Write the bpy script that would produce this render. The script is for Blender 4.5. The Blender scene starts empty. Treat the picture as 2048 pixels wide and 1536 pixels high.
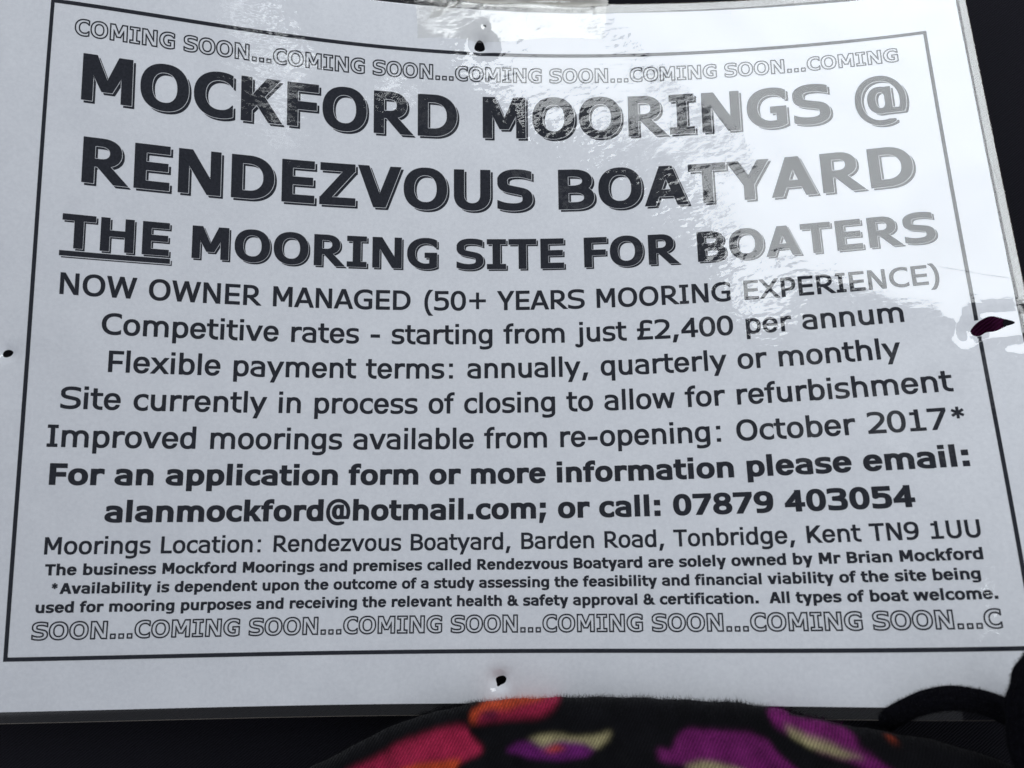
import bpy, math, random, numpy as np
from mathutils import Vector, Euler
from mathutils.geometry import delaunay_2d_cdt

# =====================================================================
# camera, light, exposure
# =====================================================================
scn = bpy.context.scene
MM = 0.001
CAM_POS = np.array([5.26269, -74.10262, 263.73675])      # millimetres
CAM_ROT = (0.22048, 0.01326, -0.01009)
F_PX = 1752.45667                                          # focal length for a 2048 px wide frame
cd = bpy.data.cameras.new('camera'); cam = bpy.data.objects.new('camera', cd)
scn.collection.objects.link(cam); scn.camera = cam
cam.location = CAM_POS * MM; cam.rotation_euler = CAM_ROT
cd.sensor_width = 4.8; cd.lens = 4.8 * F_PX / 2048
cd.clip_start = 0.01; cd.clip_end = 50
cd.dof.use_dof = True; cd.dof.aperture_fstop = 1.9; cd.dof.focus_distance = 0.272

w = bpy.data.worlds.new('World'); scn.world = w; w.use_nodes = True
bg = w.node_tree.nodes['Background']
bg.inputs['Color'].default_value = (0.735, 0.77, 0.845, 1); 
# dim directly overhead, brighter all round towards the horizon, as under a roof with windows
WN, WK = w.node_tree.nodes, w.node_tree.links
tc = WN.new('ShaderNodeTexCoord'); sp = WN.new('ShaderNodeSeparateXYZ'); mr = WN.new('ShaderNodeMapRange'); mr.interpolation_type = 'SMOOTHSTEP'
WK.new(tc.outputs['Generated'], sp.inputs[0]); WK.new(sp.outputs[2], mr.inputs['Value'])
mr.inputs['From Min'].default_value = .62; mr.inputs['From Max'].default_value = .86; mr.inputs['To Min'].default_value = .94; mr.inputs['To Max'].default_value = .20
WK.new(mr.outputs[0], bg.inputs['Strength'])

# daylight through a window above and to the right of the sign, just out of view
WIN_Z = 0.40
WX0, WX1, WY0, WY1 = 0.03, 0.25, 0.10, 0.44
ld = bpy.data.lights.new('window_daylight', 'AREA'); ld.shape = 'RECTANGLE'
ld.size = WX1 - WX0; ld.size_y = WY1 - WY0
WIN_RADIANCE = 8.4
ld.energy = WIN_RADIANCE * math.pi * ld.size * ld.size_y
ld.color = (0.93, 0.975, 1.0)
lamp = bpy.data.objects.new('window_daylight', ld); scn.collection.objects.link(lamp)
lamp.location = ((WX0 + WX1) / 2, (WY0 + WY1) / 2, WIN_Z)
ld.use_nodes = True
def lamp_nodes():
    """the shape of the opening: a slanted pane"""
    nt = ld.node_tree; N = nt.nodes; K = nt.links
    em = N['Emission']
    geo = N.new('ShaderNodeNewGeometry')
    sep = N.new('ShaderNodeSeparateXYZ'); K.new(geo.outputs['Position'], sep.inputs[0])
    def mth(op, a, b=None, c=None, clamp=False):
        m = N.new('ShaderNodeMath'); m.operation = op; m.use_clamp = clamp
        for i, s in enumerate((a, b, c)):
            if s is None: continue
            if isinstance(s, (int, float)): m.inputs[i].default_value = s
            else: K.new(s, m.inputs[i])
        return m.outputs[0]
    x, y = mth('MULTIPLY', sep.outputs[0], 1000), mth('MULTIPLY', sep.outputs[1], 1000)
    comb = N.new('ShaderNodeCombineXYZ'); K.new(x, comb.inputs[0]); K.new(y, comb.inputs[1])
    def noise(scale, detail=3, rough=.6):
        n = N.new('ShaderNodeTexNoise'); n.inputs['Scale'].default_value = scale; n.inputs['Detail'].default_value = detail; n.inputs['Roughness'].default_value = rough
        K.new(comb.outputs[0], n.inputs['Vector']); return n.outputs['Fac']
    def curve(inp, P):
        lo, hi = P[0][0], P[-1][0]; fc = N.new('ShaderNodeFloatCurve')
        K.new(mth('DIVIDE', mth('SUBTRACT', inp, lo), hi - lo), fc.inputs['Value'])
        cm = fc.mapping.curves[0]; pts = [((a - lo) / (hi - lo), b / 500) for a, b in P]
        cm.points[0].location = pts[0]; cm.points[1].location = pts[-1]
        for p in pts[1:-1]: cm.points.new(*p)
        for p in cm.points: p.handle_type = 'VECTOR'
        fc.mapping.update(); return mth('MULTIPLY', fc.outputs[0], 500)
    wob = mth('MULTIPLY', mth('SUBTRACT', noise(.12), .5), 7)
    sill = curve(x, [(40, 160), (58, 172), (66, 183), (76, 195), (96, 193), (129, 182), (149, 175), (175, 158), (200, 137), (360, 60)])
    jamb = curve(y, [(90, 46), (168, 46), (177, 50), (190, 58), (205, 68), (222, 84), (230, 93), (245, 97), (620, 99)])
    ins = mth('MINIMUM', mth('SUBTRACT', y, sill), mth('SUBTRACT', x, jamb))
    main = mth('MULTIPLY_ADD', mth('ADD', ins, wob), .45, .5, clamp=True)
    faint = mth('MULTIPLY', mth('MULTIPLY_ADD', noise(.035), 8, -3.9, clamp=True), .07)
    tot = mth('MAXIMUM', main, faint)
    K.new(mth('MULTIPLY', tot, mth('MULTIPLY_ADD', noise(.03, 3), .5, .72)), em.inputs['Strength'])
lamp_nodes()
# a small, more distant patch of sky that glints on the upper left of the film
l2 = bpy.data.lights.new('distant_sky_patch', 'AREA'); l2.shape = 'RECTANGLE'; l2.size, l2.size_y = .13, .19
l2.energy = 7.5 * math.pi * l2.size * l2.size_y; l2.color = (0.93, 0.975, 1.0)
o2 = bpy.data.objects.new('distant_sky_patch', l2); scn.collection.objects.link(o2); o2.location = (.325, .355, 2.0)
l2.use_nodes = True
def patch_nodes():
    nt = l2.node_tree; N = nt.nodes; K = nt.links; em = N['Emission']
    geo = N.new('ShaderNodeNewGeometry'); tot = None
    n = N.new('ShaderNodeTexNoise'); n.inputs['Scale'].default_value = 60; n.inputs['Detail'].default_value = 2; K.new(geo.outputs['Position'], n.inputs['Vector'])
    for x, y, r in [(.289, .289, .012), (.312, .284, .013), (.333, .282, .014), (.348, .285, .014), (.357, .297, .012), (.330, .385, .012), (.308, .41, .009)]:
        d = N.new('ShaderNodeVectorMath'); d.operation = 'DISTANCE'; d.inputs[1].default_value = (x, y, 2.0); K.new(geo.outputs['Position'], d.inputs[0])
        m = N.new('ShaderNodeMath'); m.operation = 'MULTIPLY_ADD'; m.use_clamp = True; m.inputs[1].default_value = -2.5 / r; m.inputs[2].default_value = 2.6; K.new(d.outputs['Value'], m.inputs[0])
        if tot is None: tot = m.outputs[0]
        else:
            q = N.new('ShaderNodeMath'); q.operation = 'MAXIMUM'; K.new(tot, q.inputs[0]); K.new(m.outputs[0], q.inputs[1]); tot = q.outputs[0]
    k = N.new('ShaderNodeMath'); k.operation = 'MULTIPLY_ADD'; k.use_clamp = True; k.inputs[1].default_value = 5; k.inputs[2].default_value = -1.9; K.new(n.outputs['Fac'], k.inputs[0])
    q = N.new('ShaderNodeMath'); q.operation = 'MULTIPLY'; K.new(tot, q.inputs[0]); K.new(k.outputs[0], q.inputs[1]); K.new(q.outputs[0], em.inputs['Strength'])
patch_nodes()

scn.view_settings.view_transform = 'Standard'; scn.view_settings.look = 'None'
scn.view_settings.exposure = 0; scn.view_settings.gamma = 1
scn.cycles.use_denoising = True; scn.cycles.use_adaptive_sampling = False
scn.cycles.max_bounces = 8; scn.cycles.transparent_max_bounces = 12

# =====================================================================
# the curled sheet as a surface (u, v in millimetres on the page)
# =====================================================================
ZC = np.array([13.36118, 0.89833, -0.19475, -2.38776, -1.70084, 8.66714, -7.91113, 2.5752, -0.83709, -1.22033, 0.44805, 0.73544, 0.04047, -0.83724, -0.96704, -1.03988, 0.17086, -0.87043, 1.02971, 0.54334])
DU = np.array([-0.00916, -0.30156, 0.99067, -0.99913, 0.21072, -1.27299, -0.01951, 0.37186, -0.19353])
DV = np.array([0.24224, 0.27808, 0.29429, -0.30962, -0.102, 0.10907, -0.13584, 1.90141, 0.10788])
PUL = 154.5         # the page's left margin is wider than its right one
TOP, BOT, HW = 91.74, -92.006, 136.75
PU, PV, LAM = 147.433, 105.212, 2.83
def _S0(u, v):
    a, b = u / 100., v / 100.
    z = np.array([a*a, a*a*b, a**3, a**3*b, a**4, b*b, a*b, b**3, a*a*b*b, a*b*b, a**4*b, a**3*b*b, a**5, a*b**3, b**4, a**2*b**3, a**6, a**4*b*b, a**5*b, a**3*b**3])
    d = np.array([a*a, a**3, a*a*b, a**3*b, a**5, a*b*b, b*b, b**3, a**4])
    return np.stack([u + np.tensordot(DU, d, 1), v + np.tensordot(DV, d, 1), np.tensordot(ZC, z, 1)], -1)
DENTS = []          # (u, v, ru, rv, depth)
def _dent(u, v):
    z = 0
    for du, dv, ru, rv, dep in DENTS:
        r2 = ((u - du) / ru)**2 + ((v - dv) / rv)**2
        z = z - dep * np.exp(-r2)
    return z
def S(u, v, off=0., lift=None):
    """point on the sheet, off = height above it along the normal"""
    u = np.asarray(u, float); v = np.asarray(v, float); h = .2
    P = _S0(u, v)
    n = np.cross(_S0(u + h, v) - _S0(u - h, v), _S0(u, v + h) - _S0(u, v - h)); n /= np.linalg.norm(n, axis=-1)[..., None]
    o = off + _dent(u, v) + (0 if lift is None else lift)
    return P + n * (np.asarray(o)[..., None] if np.ndim(o) else o)
RM = np.array(Euler(CAM_ROT).to_matrix())
def project(P):
    c = (P - CAM_POS) @ RM
    return 1024 + F_PX * c[..., 0] / -c[..., 2], 768 - F_PX * c[..., 1] / -c[..., 2]
def at(px, py, z):
    """millimetre point at height z seen at a photo pixel"""
    d = RM @ np.array([(px - 1024) / F_PX, (768 - py) / F_PX, -1.])
    return CAM_POS + d * (z - CAM_POS[2]) / d[2]
def page(px, py):
    """page position (u, v) of a photo pixel"""
    p = np.array([(px - 1024) / 7., (700 - py) / 7.])
    for _ in range(30):
        f = lambda q: np.array(project(_S0(np.array(q[0]), np.array(q[1])))) - (px, py)
        r = f(p); J = np.stack([(f(p + (.01, 0)) - r) / .01, (f(p + (0, .01)) - r) / .01], 1)
        p = p - np.linalg.solve(J, r)
    return p

# =====================================================================
# helpers
# =====================================================================
def mesh_obj(name, V, F, mat, parent=None, smooth=False, scale=MM):
    me = bpy.data.meshes.new(name); me.from_pydata((np.asarray(V) * scale).tolist(), [], F); me.update()
    if smooth: me.shade_smooth()
    if mat: me.materials.append(mat)
    o = bpy.data.objects.new(name, me); scn.collection.objects.link(o)
    if parent: o.parent = parent
    return o
def tag(o, label=None, cat=None, kind=None, group=None):
    for k, x in (('label', label), ('category', cat), ('kind', kind), ('group', group)):
        if x: o[k] = x
class Mat:
    def __init__(s, name):
        s.m = bpy.data.materials.new(name); s.m.use_nodes = True
        s.N = s.m.node_tree.nodes; s.K = s.m.node_tree.links; s.p = s.N['Principled BSDF']; s.out = s.N['Material Output']
    def set(s, **k):
        for a, b in k.items(): s.p.inputs[a.replace('_', ' ')].default_value = b
        return s
    def node(s, t, **k):
        n = s.N.new(t)
        for a, b in k.items(): setattr(n, a, b)
        return n
    def coord(s, scale=(1, 1, 1), rot=(0, 0, 0)):
        g = s.node('ShaderNodeTexCoord'); mp = s.node('ShaderNodeMapping')
        mp.inputs['Scale'].default_value = scale; mp.inputs['Rotation'].default_value = rot
        s.K.new(g.outputs['Object'], mp.inputs['Vector']); return mp.outputs[0]
    def noise(s, vec, scale, detail=3, rough=.55):
        n = s.node('ShaderNodeTexNoise'); n.inputs['Scale'].default_value = scale; n.inputs['Detail'].default_value = detail; n.inputs['Roughness'].default_value = rough
        s.K.new(vec, n.inputs['Vector']); return n.outputs['Fac']
    def ramp(s, fac, *st):
        r = s.node('ShaderNodeValToRGB'); e = r.color_ramp.elements
        while len(e) < len(st): e.new(.5)
        for i, (p, c) in enumerate(st): e[i].position = p; e[i].color = (*c, 1) if len(c) == 3 else c
        s.K.new(fac, r.inputs[0]); return r.outputs[0]
    def math(s, op, a, b, clamp=False):
        m = s.node('ShaderNodeMath', operation=op, use_clamp=clamp)
        for i, x in enumerate((a, b)):
            if isinstance(x, (int, float)): m.inputs[i].default_value = x
            else: s.K.new(x, m.inputs[i])
        return m.outputs[0]
    def bump(s, h, dist, strength=1., prev=None):
        b = s.node('ShaderNodeBump'); b.inputs['Strength'].default_value = strength; b.inputs['Distance'].default_value = dist
        s.K.new(h, b.inputs['Height'])
        if prev: s.K.new(prev, b.inputs['Normal'])
        return b.outputs[0]

# =====================================================================
# letter shapes
# =====================================================================
CAP=.727; XH=.548; ASC=.76; DSC=-.207; OV=.012
WR=dict(zip(" !\"#$%&'()*+,-./0123456789:;<=>?@ABCDEFGHIJKLMNOPQRSTUVWXYZ",[352,394,459,818,636,1076,727,269,454,454,636,818,364,454,364,454]+[636]*10+[454,454,818,818,818,545,1000,684,686,698,771,632,575,775,751,421,455,693,557,843,748,787,603,787,695,684,616,732,684,989,685,615,685]))
WR.update(zip("abcdefghijklmnopqrstuvwxyz",[601,623,521,623,596,352,623,633,274,344,592,274,973,633,607,623,623,427,521,394,633,592,818,592,592,525])); WR['£']=636
WB=dict(zip(" !\"#$%&'()*+,-./0123456789:;<=>?@ABCDEFGHIJKLMNOPQRSTUVWXYZ",[342,402,587,867,711,1272,862,332,543,543,711,867,361,480,361,689]+[711]*10+[402,402,867,867,867,617,964,776,762,724,830,683,650,811,837,546,555,771,637,948,847,850,733,850,782,710,682,812,764,1128,764,737,692]))
WB.update(zip("abcdefghijklmnopqrstuvwxyz",[668,699,588,699,664,422,699,712,342,403,671,342,1058,712,687,699,699,497,593,455,712,650,980,669,651,597]))

class Font:
    """letter shapes drawn as implicit fields: negative inside the stroke"""
    def __init__(s,bold):
        s.b=bold; s.w=WB if bold else WR
        s.V,s.H=(.178,.132) if bold else (.108,.092)      # capital stems and bars
        s.v,s.h=(.168,.118) if bold else (.102,.084)      # small-letter stems and bars
    # --- primitives -------------------------------------------------
    def rect(s,x0,y0,x1,y1):
        return np.maximum(np.abs(s.X-(x0+x1)/2)-abs(x1-x0)/2,np.abs(s.Y-(y0+y1)/2)-abs(y1-y0)/2)
    def poly(s,*p):
        a=sum(p[i][0]*p[(i+1)%len(p)][1]-p[(i+1)%len(p)][0]*p[i][1] for i in range(len(p)))
        if a<0: p=p[::-1]
        f=None
        for i in range(len(p)):
            (x0,y0),(x1,y1)=p[i],p[(i+1)%len(p)]; l=math.hypot(x1-x0,y1-y0)
            g=((s.X-x0)*(y1-y0)-(s.Y-y0)*(x1-x0))/l
            f=g if f is None else np.maximum(f,g)
        return f
    def diag(s,xa,ya,xb,yb,w):                            # slanted bar with level ends
        return s.poly((xa-w/2,ya),(xa+w/2,ya),(xb+w/2,yb),(xb-w/2,yb))
    def ell(s,x0,y0,x1,y1,p=2.3):
        a,b=(x1-x0)/2,(y1-y0)/2
        if a<=0 or b<=0: return np.full_like(s.X,9.)
        return ((np.abs((s.X-(x0+x1)/2)/a)**p+np.abs((s.Y-(y0+y1)/2)/b)**p)**(1/p)-1)*min(a,b)
    def ring(s,x0,y0,x1,y1,tx,ty,p=2.3):
        return np.maximum(s.ell(x0,y0,x1,y1,p),-s.ell(x0+tx,y0+ty,x1-tx,y1-ty,p))
    def arc(s,x0,y0,x1,y1,t0,t1,w,h,p=2.25,n=40):         # centre line of an arc inside an outer box
        cx,cy,a,b=(x0+x1)/2,(y0+y1)/2,(x1-x0-w)/2,(y1-y0-h)/2
        t=np.radians(np.linspace(t0,t1,n)); c,d=np.cos(t),np.sin(t)
        return np.stack([cx+a*np.sign(c)*np.abs(c)**(2/p),cy+b*np.sign(d)*np.abs(d)**(2/p)],1)
    def bez(s,*P,n=26):
        t=np.linspace(0,1,n)[:,None]; P=[np.array(q,float) for q in P]; out=[]
        for i in range(0,len(P)-3,3):
            a,b,c,d=P[i:i+4]; out.append((1-t)**3*a+3*(1-t)**2*t*b+3*(1-t)*t*t*c+t**3*d)
        return np.concatenate(out)
    def pen(s,path,w,h):
        f=np.full_like(s.X,9.)
        a,b=w/2,h/2
        # densify
        q=[path[0]]
        for i in range(1,len(path)):
            n=max(1,int(np.hypot(*(path[i]-path[i-1]))/.006))
            for k in range(1,n+1): q.append(path[i-1]+(path[i]-path[i-1])*k/n)
        for x,y in q:
            np.minimum(f,((s.X-x)/a)**2+((s.Y-y)/b)**2,out=f)
        return (np.sqrt(f)-1)*b
    def U(s,*f):
        r=f[0]
        for g in f[1:]: r=np.minimum(r,g)
        return r
    def cut(s,f,*g):
        for k in g: f=np.maximum(f,-k)
        return f
    def bowl(s,l,y0,y1,m,xr,V,H,p=2.3):
        o=s.U(s.rect(l,y0,m,y1),np.maximum(s.ell(2*m-xr,y0,xr,y1,p),m-.025-s.X))
        i=s.U(s.rect(l+V,y0+H,m,y1-H),np.maximum(s.ell(2*m-xr+V,y0+H,xr-V,y1-H,p),m-.025-s.X))
        return s.cut(o,i)
    def arch(s,x0,x1,y0,yc,yt,w,h,p=2.3):               # upside-down U with straight legs
        def half(x0,x1,yt): return s.U(np.maximum(s.ell(x0,2*yc-yt,x1,yt,p),yc-.02-s.Y),s.rect(x0,y0-.5,x1,yc))
        return np.maximum(s.cut(half(x0,x1,yt),half(x0+w,x1-w,yt-h)),y0-s.Y)
    def flipy(s,f): return f
    # --- glyphs ------------------------------------------------------
    def glyph(s,ch,n=150):
        A=s.w[ch]/1000; step=1./n
        xs=np.arange(-.06,A+.06,step)+.00037; ys=np.arange(-.26,.84,step)+.00041
        s.X,s.Y=np.meshgrid(xs,ys)
        f=s.draw(ch,A)
        f[0,:]=f[-1,:]=1;f[:,0]=f[:,-1]=1
        return xs,ys,f
    def draw(s,c,A):
        b=s.b;V,H,v,h=s.V,s.H,s.v,s.h; R,P,U,cut=s.rect,s.poly,s.U,s.cut
        L=.087 if b else .092; l=.078 if b else .084; o=.042 if b else .052; lo=.036 if b else .046
        C=CAP
        if c==' ': return np.full_like(s.X,1.)
        if c=='I':
            m=A/2; e=.05 if b else .06
            return U(R(m-V/2,0,m+V/2,C),R(e,0,A-e,H*.92),R(e,C-H*.92,A-e,C))
        if c=='L': return U(R(L,0,L+V,C),R(L,0,A-.02,H))
        if c=='E': return U(R(L,0,L+V,C),R(L,0,A-.05,H),R(L,C-H,A-.05,C),R(L,.31,A-.075,.31+H))
        if c=='F': return U(R(L,0,L+V,C),R(L,C-H,A-.03,C),R(L,.29,A-.06,.29+H))
        if c=='T': return U(R(A/2-V/2,0,A/2+V/2,C),R(.015,C-H,A-.015,C))
        if c=='H': return U(R(L,0,L+V,C),R(A-L-V,0,A-L,C),R(L,.325,A-L,.325+H))
        if c=='N':
            t=V*.92; w=V*(1.22 if b else 1.2)
            return U(R(L,0,L+t,C),R(A-L-t,0,A-L,C),P((L,C),(L+w,C),(A-L,0),(A-L-w,0)))
        if c=='M':
            t=V*.94; m=A/2; w=V*.75; yb=.16 if b else .19
            return U(R(L,0,L+t,C),R(A-L-t,0,A-L,C),
                P((L,C),(L+V*1.22,C),(m+w*.62,yb),(m-w*.62,yb)),P((A-L,C),(A-L-V*1.22,C),(m-w*.62,yb),(m+w*.62,yb)))
        if c=='A':
            w=V*1.1; m=A/2; tw=V*.62
            f=U(P((0,0),(w,0),(m+tw-w*.0,C),(m-tw,C)) if 0 else P((0.005,0),(w,0),(m-tw+w,C),(m-tw,C)),P((A-.005,0),(A-w,0),(m+tw-w,C),(m+tw,C)))
            return U(f,R(.19,.165,A-.19,.165+H*.95))
        if c=='V':
            w=V*1.1;m=A/2;tw=V*.6
            return U(P((.005,C),(w,C),(m-tw+w,0),(m-tw,0)),P((A-.005,C),(A-w,C),(m+tw-w,0),(m+tw,0)))
        if c=='Y':
            w=V*1.14;m=A/2
            return U(R(m-V/2,0,m+V/2,.34),P((.0,C),(w,C),(m+V/2,.30),(m-V/2,.27)),P((A,C),(A-w,C),(m-V/2,.30),(m+V/2,.27)))
        if c=='X':
            w=V*1.16
            return U(P((.01,C),(.01+w,C),(A-.005,0),(A-.005-w,0)),P((A-.015,C),(A-.015-w,C),(.005,0),(.005+w,0)))
        if c=='Z': return U(R(.05,C-H,A-.045,C),R(.04,0,A-.04,H),P((.04,H*.9),(.04+V*1.1,0+H*.9),(A-.045,C-H*.9),(A-.045-V*1.1,C-H*.9)))
        if c=='K':
            w=V*1.28
            return U(R(L,0,L+V,C),P((A-.03-w,C),(A-.03,C),(L+V,.185),(L+V-.03,.18),(L+V-.03,.395)),
                     P((A*.41,.33),(A*.41+V*.75,.33+V*.75),(A+.005,0),(A+.005-w*1.02,0)))
        if c=='W':
            w=V*1.06; q=A*.275; m=A/2; tw=w*.5
            return U(*[P((x0,y0),(x0+w,y0),(x1+w,y1),(x1,y1)) for x0,y0,x1,y1 in
                [(.025,C,q-tw,0),(m-tw,C,q-tw,0),(m-tw,C,A-q-tw,0),(A-.025-w,C,A-q-tw,0)]])
        if c=='O': return s.ring(o,-OV,A-o,C+OV,V*1.02,H,2.25)
        if c=='U':
            Y=s.Y; s.Y=-Y; r=s.arch(L-.005,A-L+.005,-C,-.28,OV,V,H,2.3); s.Y=Y
            return r
        if c in 'CG':
            x1=A-(.048 if c=='C' else .075); w=(A-o)*1.24 if c=='C' else (A-o)*1.14
            r=s.ring(o,-OV,o+w,C+OV,V*1.04,H,2.2)
            r=np.maximum(r,s.X-x1)
            ym=.215 if c=='C' else .30
            r=cut(r,R(x1-V*1.3,ym,2,C-.215))
            if c=='G': r=U(r,R(x1-V,.055,x1,.385),R(x1-.285,.385-H*.92,x1,.385))
            return r
        if c=='D': return s.bowl(L,0,C,A*(.44 if b else .42),A-o,V,H,2.2)
        if c=='P': return s.bowl(L,.24,C,A*.55,A-.035,V,H*.95,2.3) if 0 else U(s.bowl(L,.235,C,A*.54,A-.035,V,H*.95,2.3),R(L,0,L+V,.5))
        if c=='R':
            w=V*1.27
            return U(s.bowl(L,.27,C,A*.46,A*.86,V,H*.95,2.3),R(L,0,L+V,.5),P((A*.36,.30),(A*.36+w*.82,.33),(A+.003,0),(A+.003-w,0)))
        if c=='B':
            return U(s.bowl(L,0,.425,A*.5,A-.038,V,H*.94,2.35),s.bowl(L,.425-H*.9,C,A*.44,A-.075,V*.96,H*.94,2.35))
        if c in 'Ss':
            w,hh,T=(V*1.0,H*1.0,C) if c=='S' else (v*.97,h*1.0,XH)
            x0=.042 if b else .048; x1=A-.035
            q=.5*hh; k=w*.5
            ax=x0+k; bx=x1-k; yt=T+OV-q; yb=-OV+q; m=A/2; ym=T*.5
            yu=T*.742; yl=T*.262
            p=s.bez((x1+.12,yt-.10*T/C),(bx-.02,yt-.01),(m+.15,yt),(m+.01,yt),(m-.6*(m-ax),yt),(ax,yu+.62*(yt-yu)),(ax,yu),
                    (ax,yu-.80*(yu-ym)),(m-.17*T/C,ym+.05*T),(m,ym),(m+.17*T/C,ym-.05*T),(bx,yl+.80*(ym-yl)),(bx,yl),
                    (bx,yl-.62*(yl-yb)),(m+.6*(bx-m),yb),(m-.02,yb),(m-.15,yb),(x0+.06,yb+.02),(x0-.1,yb+.10*T/C))
            f=s.pen(p,w,hh)
            f=np.maximum(f,x0+.004-s.X)
            tr=R(x1-.02,T*.55,2,2); 
            return cut(f,tr) if 1 else f
        if c=='@':
            if b:
                r=s.ring(.055,-.165,A-.055,.765,.105,.092,2.1)
                r=cut(r,R(.70,-1,2,.06),R(.60,-.06,.80,.06))
                a=s.ring(.265,.055,.70,.56,.135,.10,2.2); a=np.maximum(a,s.X-.60)
                return U(r,a,R(.555,.075,.67,.55),R(.57,.06,.835,.145))
            r=s.ring(.06,-.165,A-.06,.765,.07,.065,2.1)
            return r
        # ---------------- digits
        if c=='0': return s.ring(.045,-OV,A-.045,C+OV,V*(1. if b else 1.),H*.95,2.3)
        if c=='1':
            m=A/2+(.01)
            return U(R(m-V/2,0,m+V/2,C),R(m-.235,0,m+.235,H*.9),R(m-.20,C-.165,m,C-.165+H*.82))
        if c=='2':
            x1=A-.05
            p=s.bez((.0,C-.13),(.12,C-H*.5+OV),(.2,C-H*.5+OV),(A*.44,C-H*.5+OV),(A*.68,C-H*.5+OV),(x1-V/2,C-.09),(x1-V/2,C*.70),(x1-V/2,C*.50),(A*.55,.26),(.06+V*.6,H*.6))
            f=s.pen(p,V,H)
            f=cut(f,R(-1,.4,.075,1)); f=np.maximum(f,-s.Y)
            return U(f,R(.055,0,A-.04,H))
        if c=='3':
            x1=A-.05
            p=s.bez((-.02,C-.10),(.12,C-H*.5+OV),(.2,C-H*.5+OV),(A*.44,C-H*.5+OV),(A*.72,C-H*.5+OV),(x1-.02-V/2,C-.09),(x1-.02-V/2,C*.74),(x1-.02-V/2,C*.58),(A*.6,C*.52),(A*.34,C*.53))
            q=s.bez((A*.34,C*.53),(A*.72,C*.53),(x1-V/2,C*.44),(x1-V/2,C*.29),(x1-V/2,C*.08),(A*.7,H*.5-OV),(A*.42,H*.5-OV),(.2,H*.5-OV),(.1,H*.5),(-.02,.11))
            f=U(s.pen(p,V,H),s.pen(q,V,H)); 
            return cut(f,R(-1,-1,.045,2),R(.0,C*.3,A*.27,C*.72))
        if c=='4':
            xs_=A-.15-V; t=H*1.12
            x0,y0,x1,y1=.03,.275,xs_+V*.25,C; l=math.hypot(x1-x0,y1-y0)
            d=(-(s.X-x0)*(y1-y0)+(s.Y-y0)*(x1-x0))/l
            st=np.maximum(np.maximum(np.abs(d+t/2)-t/2,np.maximum(s.X-xs_-V*.5,.03-s.X)),np.maximum(s.Y-C,.165-s.Y))
            return U(R(xs_,0,xs_+V,C),R(.03,.165,A-.03,.165+H*.95),st)
        if c=='5':
            x1=A-.05
            q=s.bez((.10+V*.4,C*.545),(.2,C*.58),(.28,C*.60),(A*.42,C*.60),(A*.72,C*.60),(x1-V/2,C*.52),(x1-V/2,C*.325),(x1-V/2,C*.1),(A*.68,H*.5-OV),(A*.4,H*.5-OV),(.2,H*.5-OV),(.1,H*.5),(-.02,.10))
            f=s.pen(q,V,H); f=cut(f,R(-1,-1,.055,2),R(-1,.25,.085,.6))
            return U(f,R(.085,.40,.085+V*.92,C),R(.085,C-H,A-.07,C))
        if c=='7': return U(R(.04,C-H,A-.045,C),P((.13,0),(.13+V*1.12,0),(A-.045,C-H*1.0),(A-.045,C-H*.9),(A-.045-V*1.1,C-H*.9)))
        if c=='8':
            return U(s.ring(.07,C*.46,A-.07,C+OV,V*.92,H*.85,2.2),s.ring(.038,-OV,A-.038,C*.57,V*.98,H*.88,2.2))
        if c in '69':
            r=s.ring(.04,C*.345,A-.045,C+OV,V,H*.92,2.2)
            x1=A-.04
            p=s.bez((x1-V/2,C*.62),(x1-V/2,C*.2),(A*.72,H*.5-OV),(A*.36,H*.5-OV),(.26,H*.5-OV),(.2,H*.5-OV),(.0,.07))
            f=U(r,cut(s.pen(p,V,H*.95),R(-1,-1,.115,.3)))
            if c=='6':
                f=f[::-1,::-1]
            return f
        # ---------------- punctuation
        if c=='.': return R(A/2-v*.56,0,A/2+v*.56,v*1.02)
        if c==':': return U(R(A/2-v*.56,0,A/2+v*.56,v*.98),R(A/2-v*.56,XH-v*.98,A/2+v*.56,XH))
        if c==',': return P((A/2-.115,-.165),(A/2-.015,-.165),(A/2+v*.62+.02,v*1.1),(A/2-v*.5,v*1.1))
        if c==';': return U(P((A/2-.125,-.165),(A/2-.025,-.165),(A/2+v*.62,v*1.1),(A/2-v*.6,v*1.1)),R(A/2-v*.56,XH-v*.98,A/2+v*.56,XH))
        if c=='-': return R(.07,.235,A-.07,.235+H*1.02)
        if c=='+': return U(R(A/2-H*.45,.05,A/2+H*.45,.67),R(.11,.36-H*.45,A-.11,.36+H*.45))
        if c in '()':
            r=s.pen(s.bez((A-.03+.0,.82),(.085+V*.3,.60),(.085+V*.3,-.04),(A-.03,-.26),n=60),V*.92,V*.75); r=np.maximum(r,np.abs(s.Y-.28)-.49)
            if c==')': r=r[:,::-1]
            return r
        if c=='*':
            m=A/2;y=.54;rr=.19; w=(.085 if b else .062); f=None
            for k in (0,60,120):
                t=math.radians(k+90); dx,dy=math.cos(t)*rr,math.sin(t)*rr; nx,ny=-math.sin(t)*w/2,math.cos(t)*w/2
                g=P((m-dx+nx,y-dy+ny),(m+dx+nx,y+dy+ny),(m+dx-nx,y+dy-ny),(m-dx-nx,y-dy-ny)); f=g if f is None else U(f,g)
            return f
        if c=='£':
            p=s.bez((A-.0,C-.10),(A-.14,C-H*.5+OV),(A-.2,C-H*.5+OV),(A*.60,C-H*.5+OV),(A*.35,C-H*.5+OV),(.16+V*.5,C*.88),(.16+V*.5,C*.68),(.16+V*.5,C*.4),(.2+V*.5,.2),(.06+V*.5,H*.5))
            return U(cut(np.maximum(s.pen(p,V,H),-s.Y),R(A-.045,-1,2,2)),R(.05,0,A-.04,H),R(.05,.335,A-.13,.335+H*.9))
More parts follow.
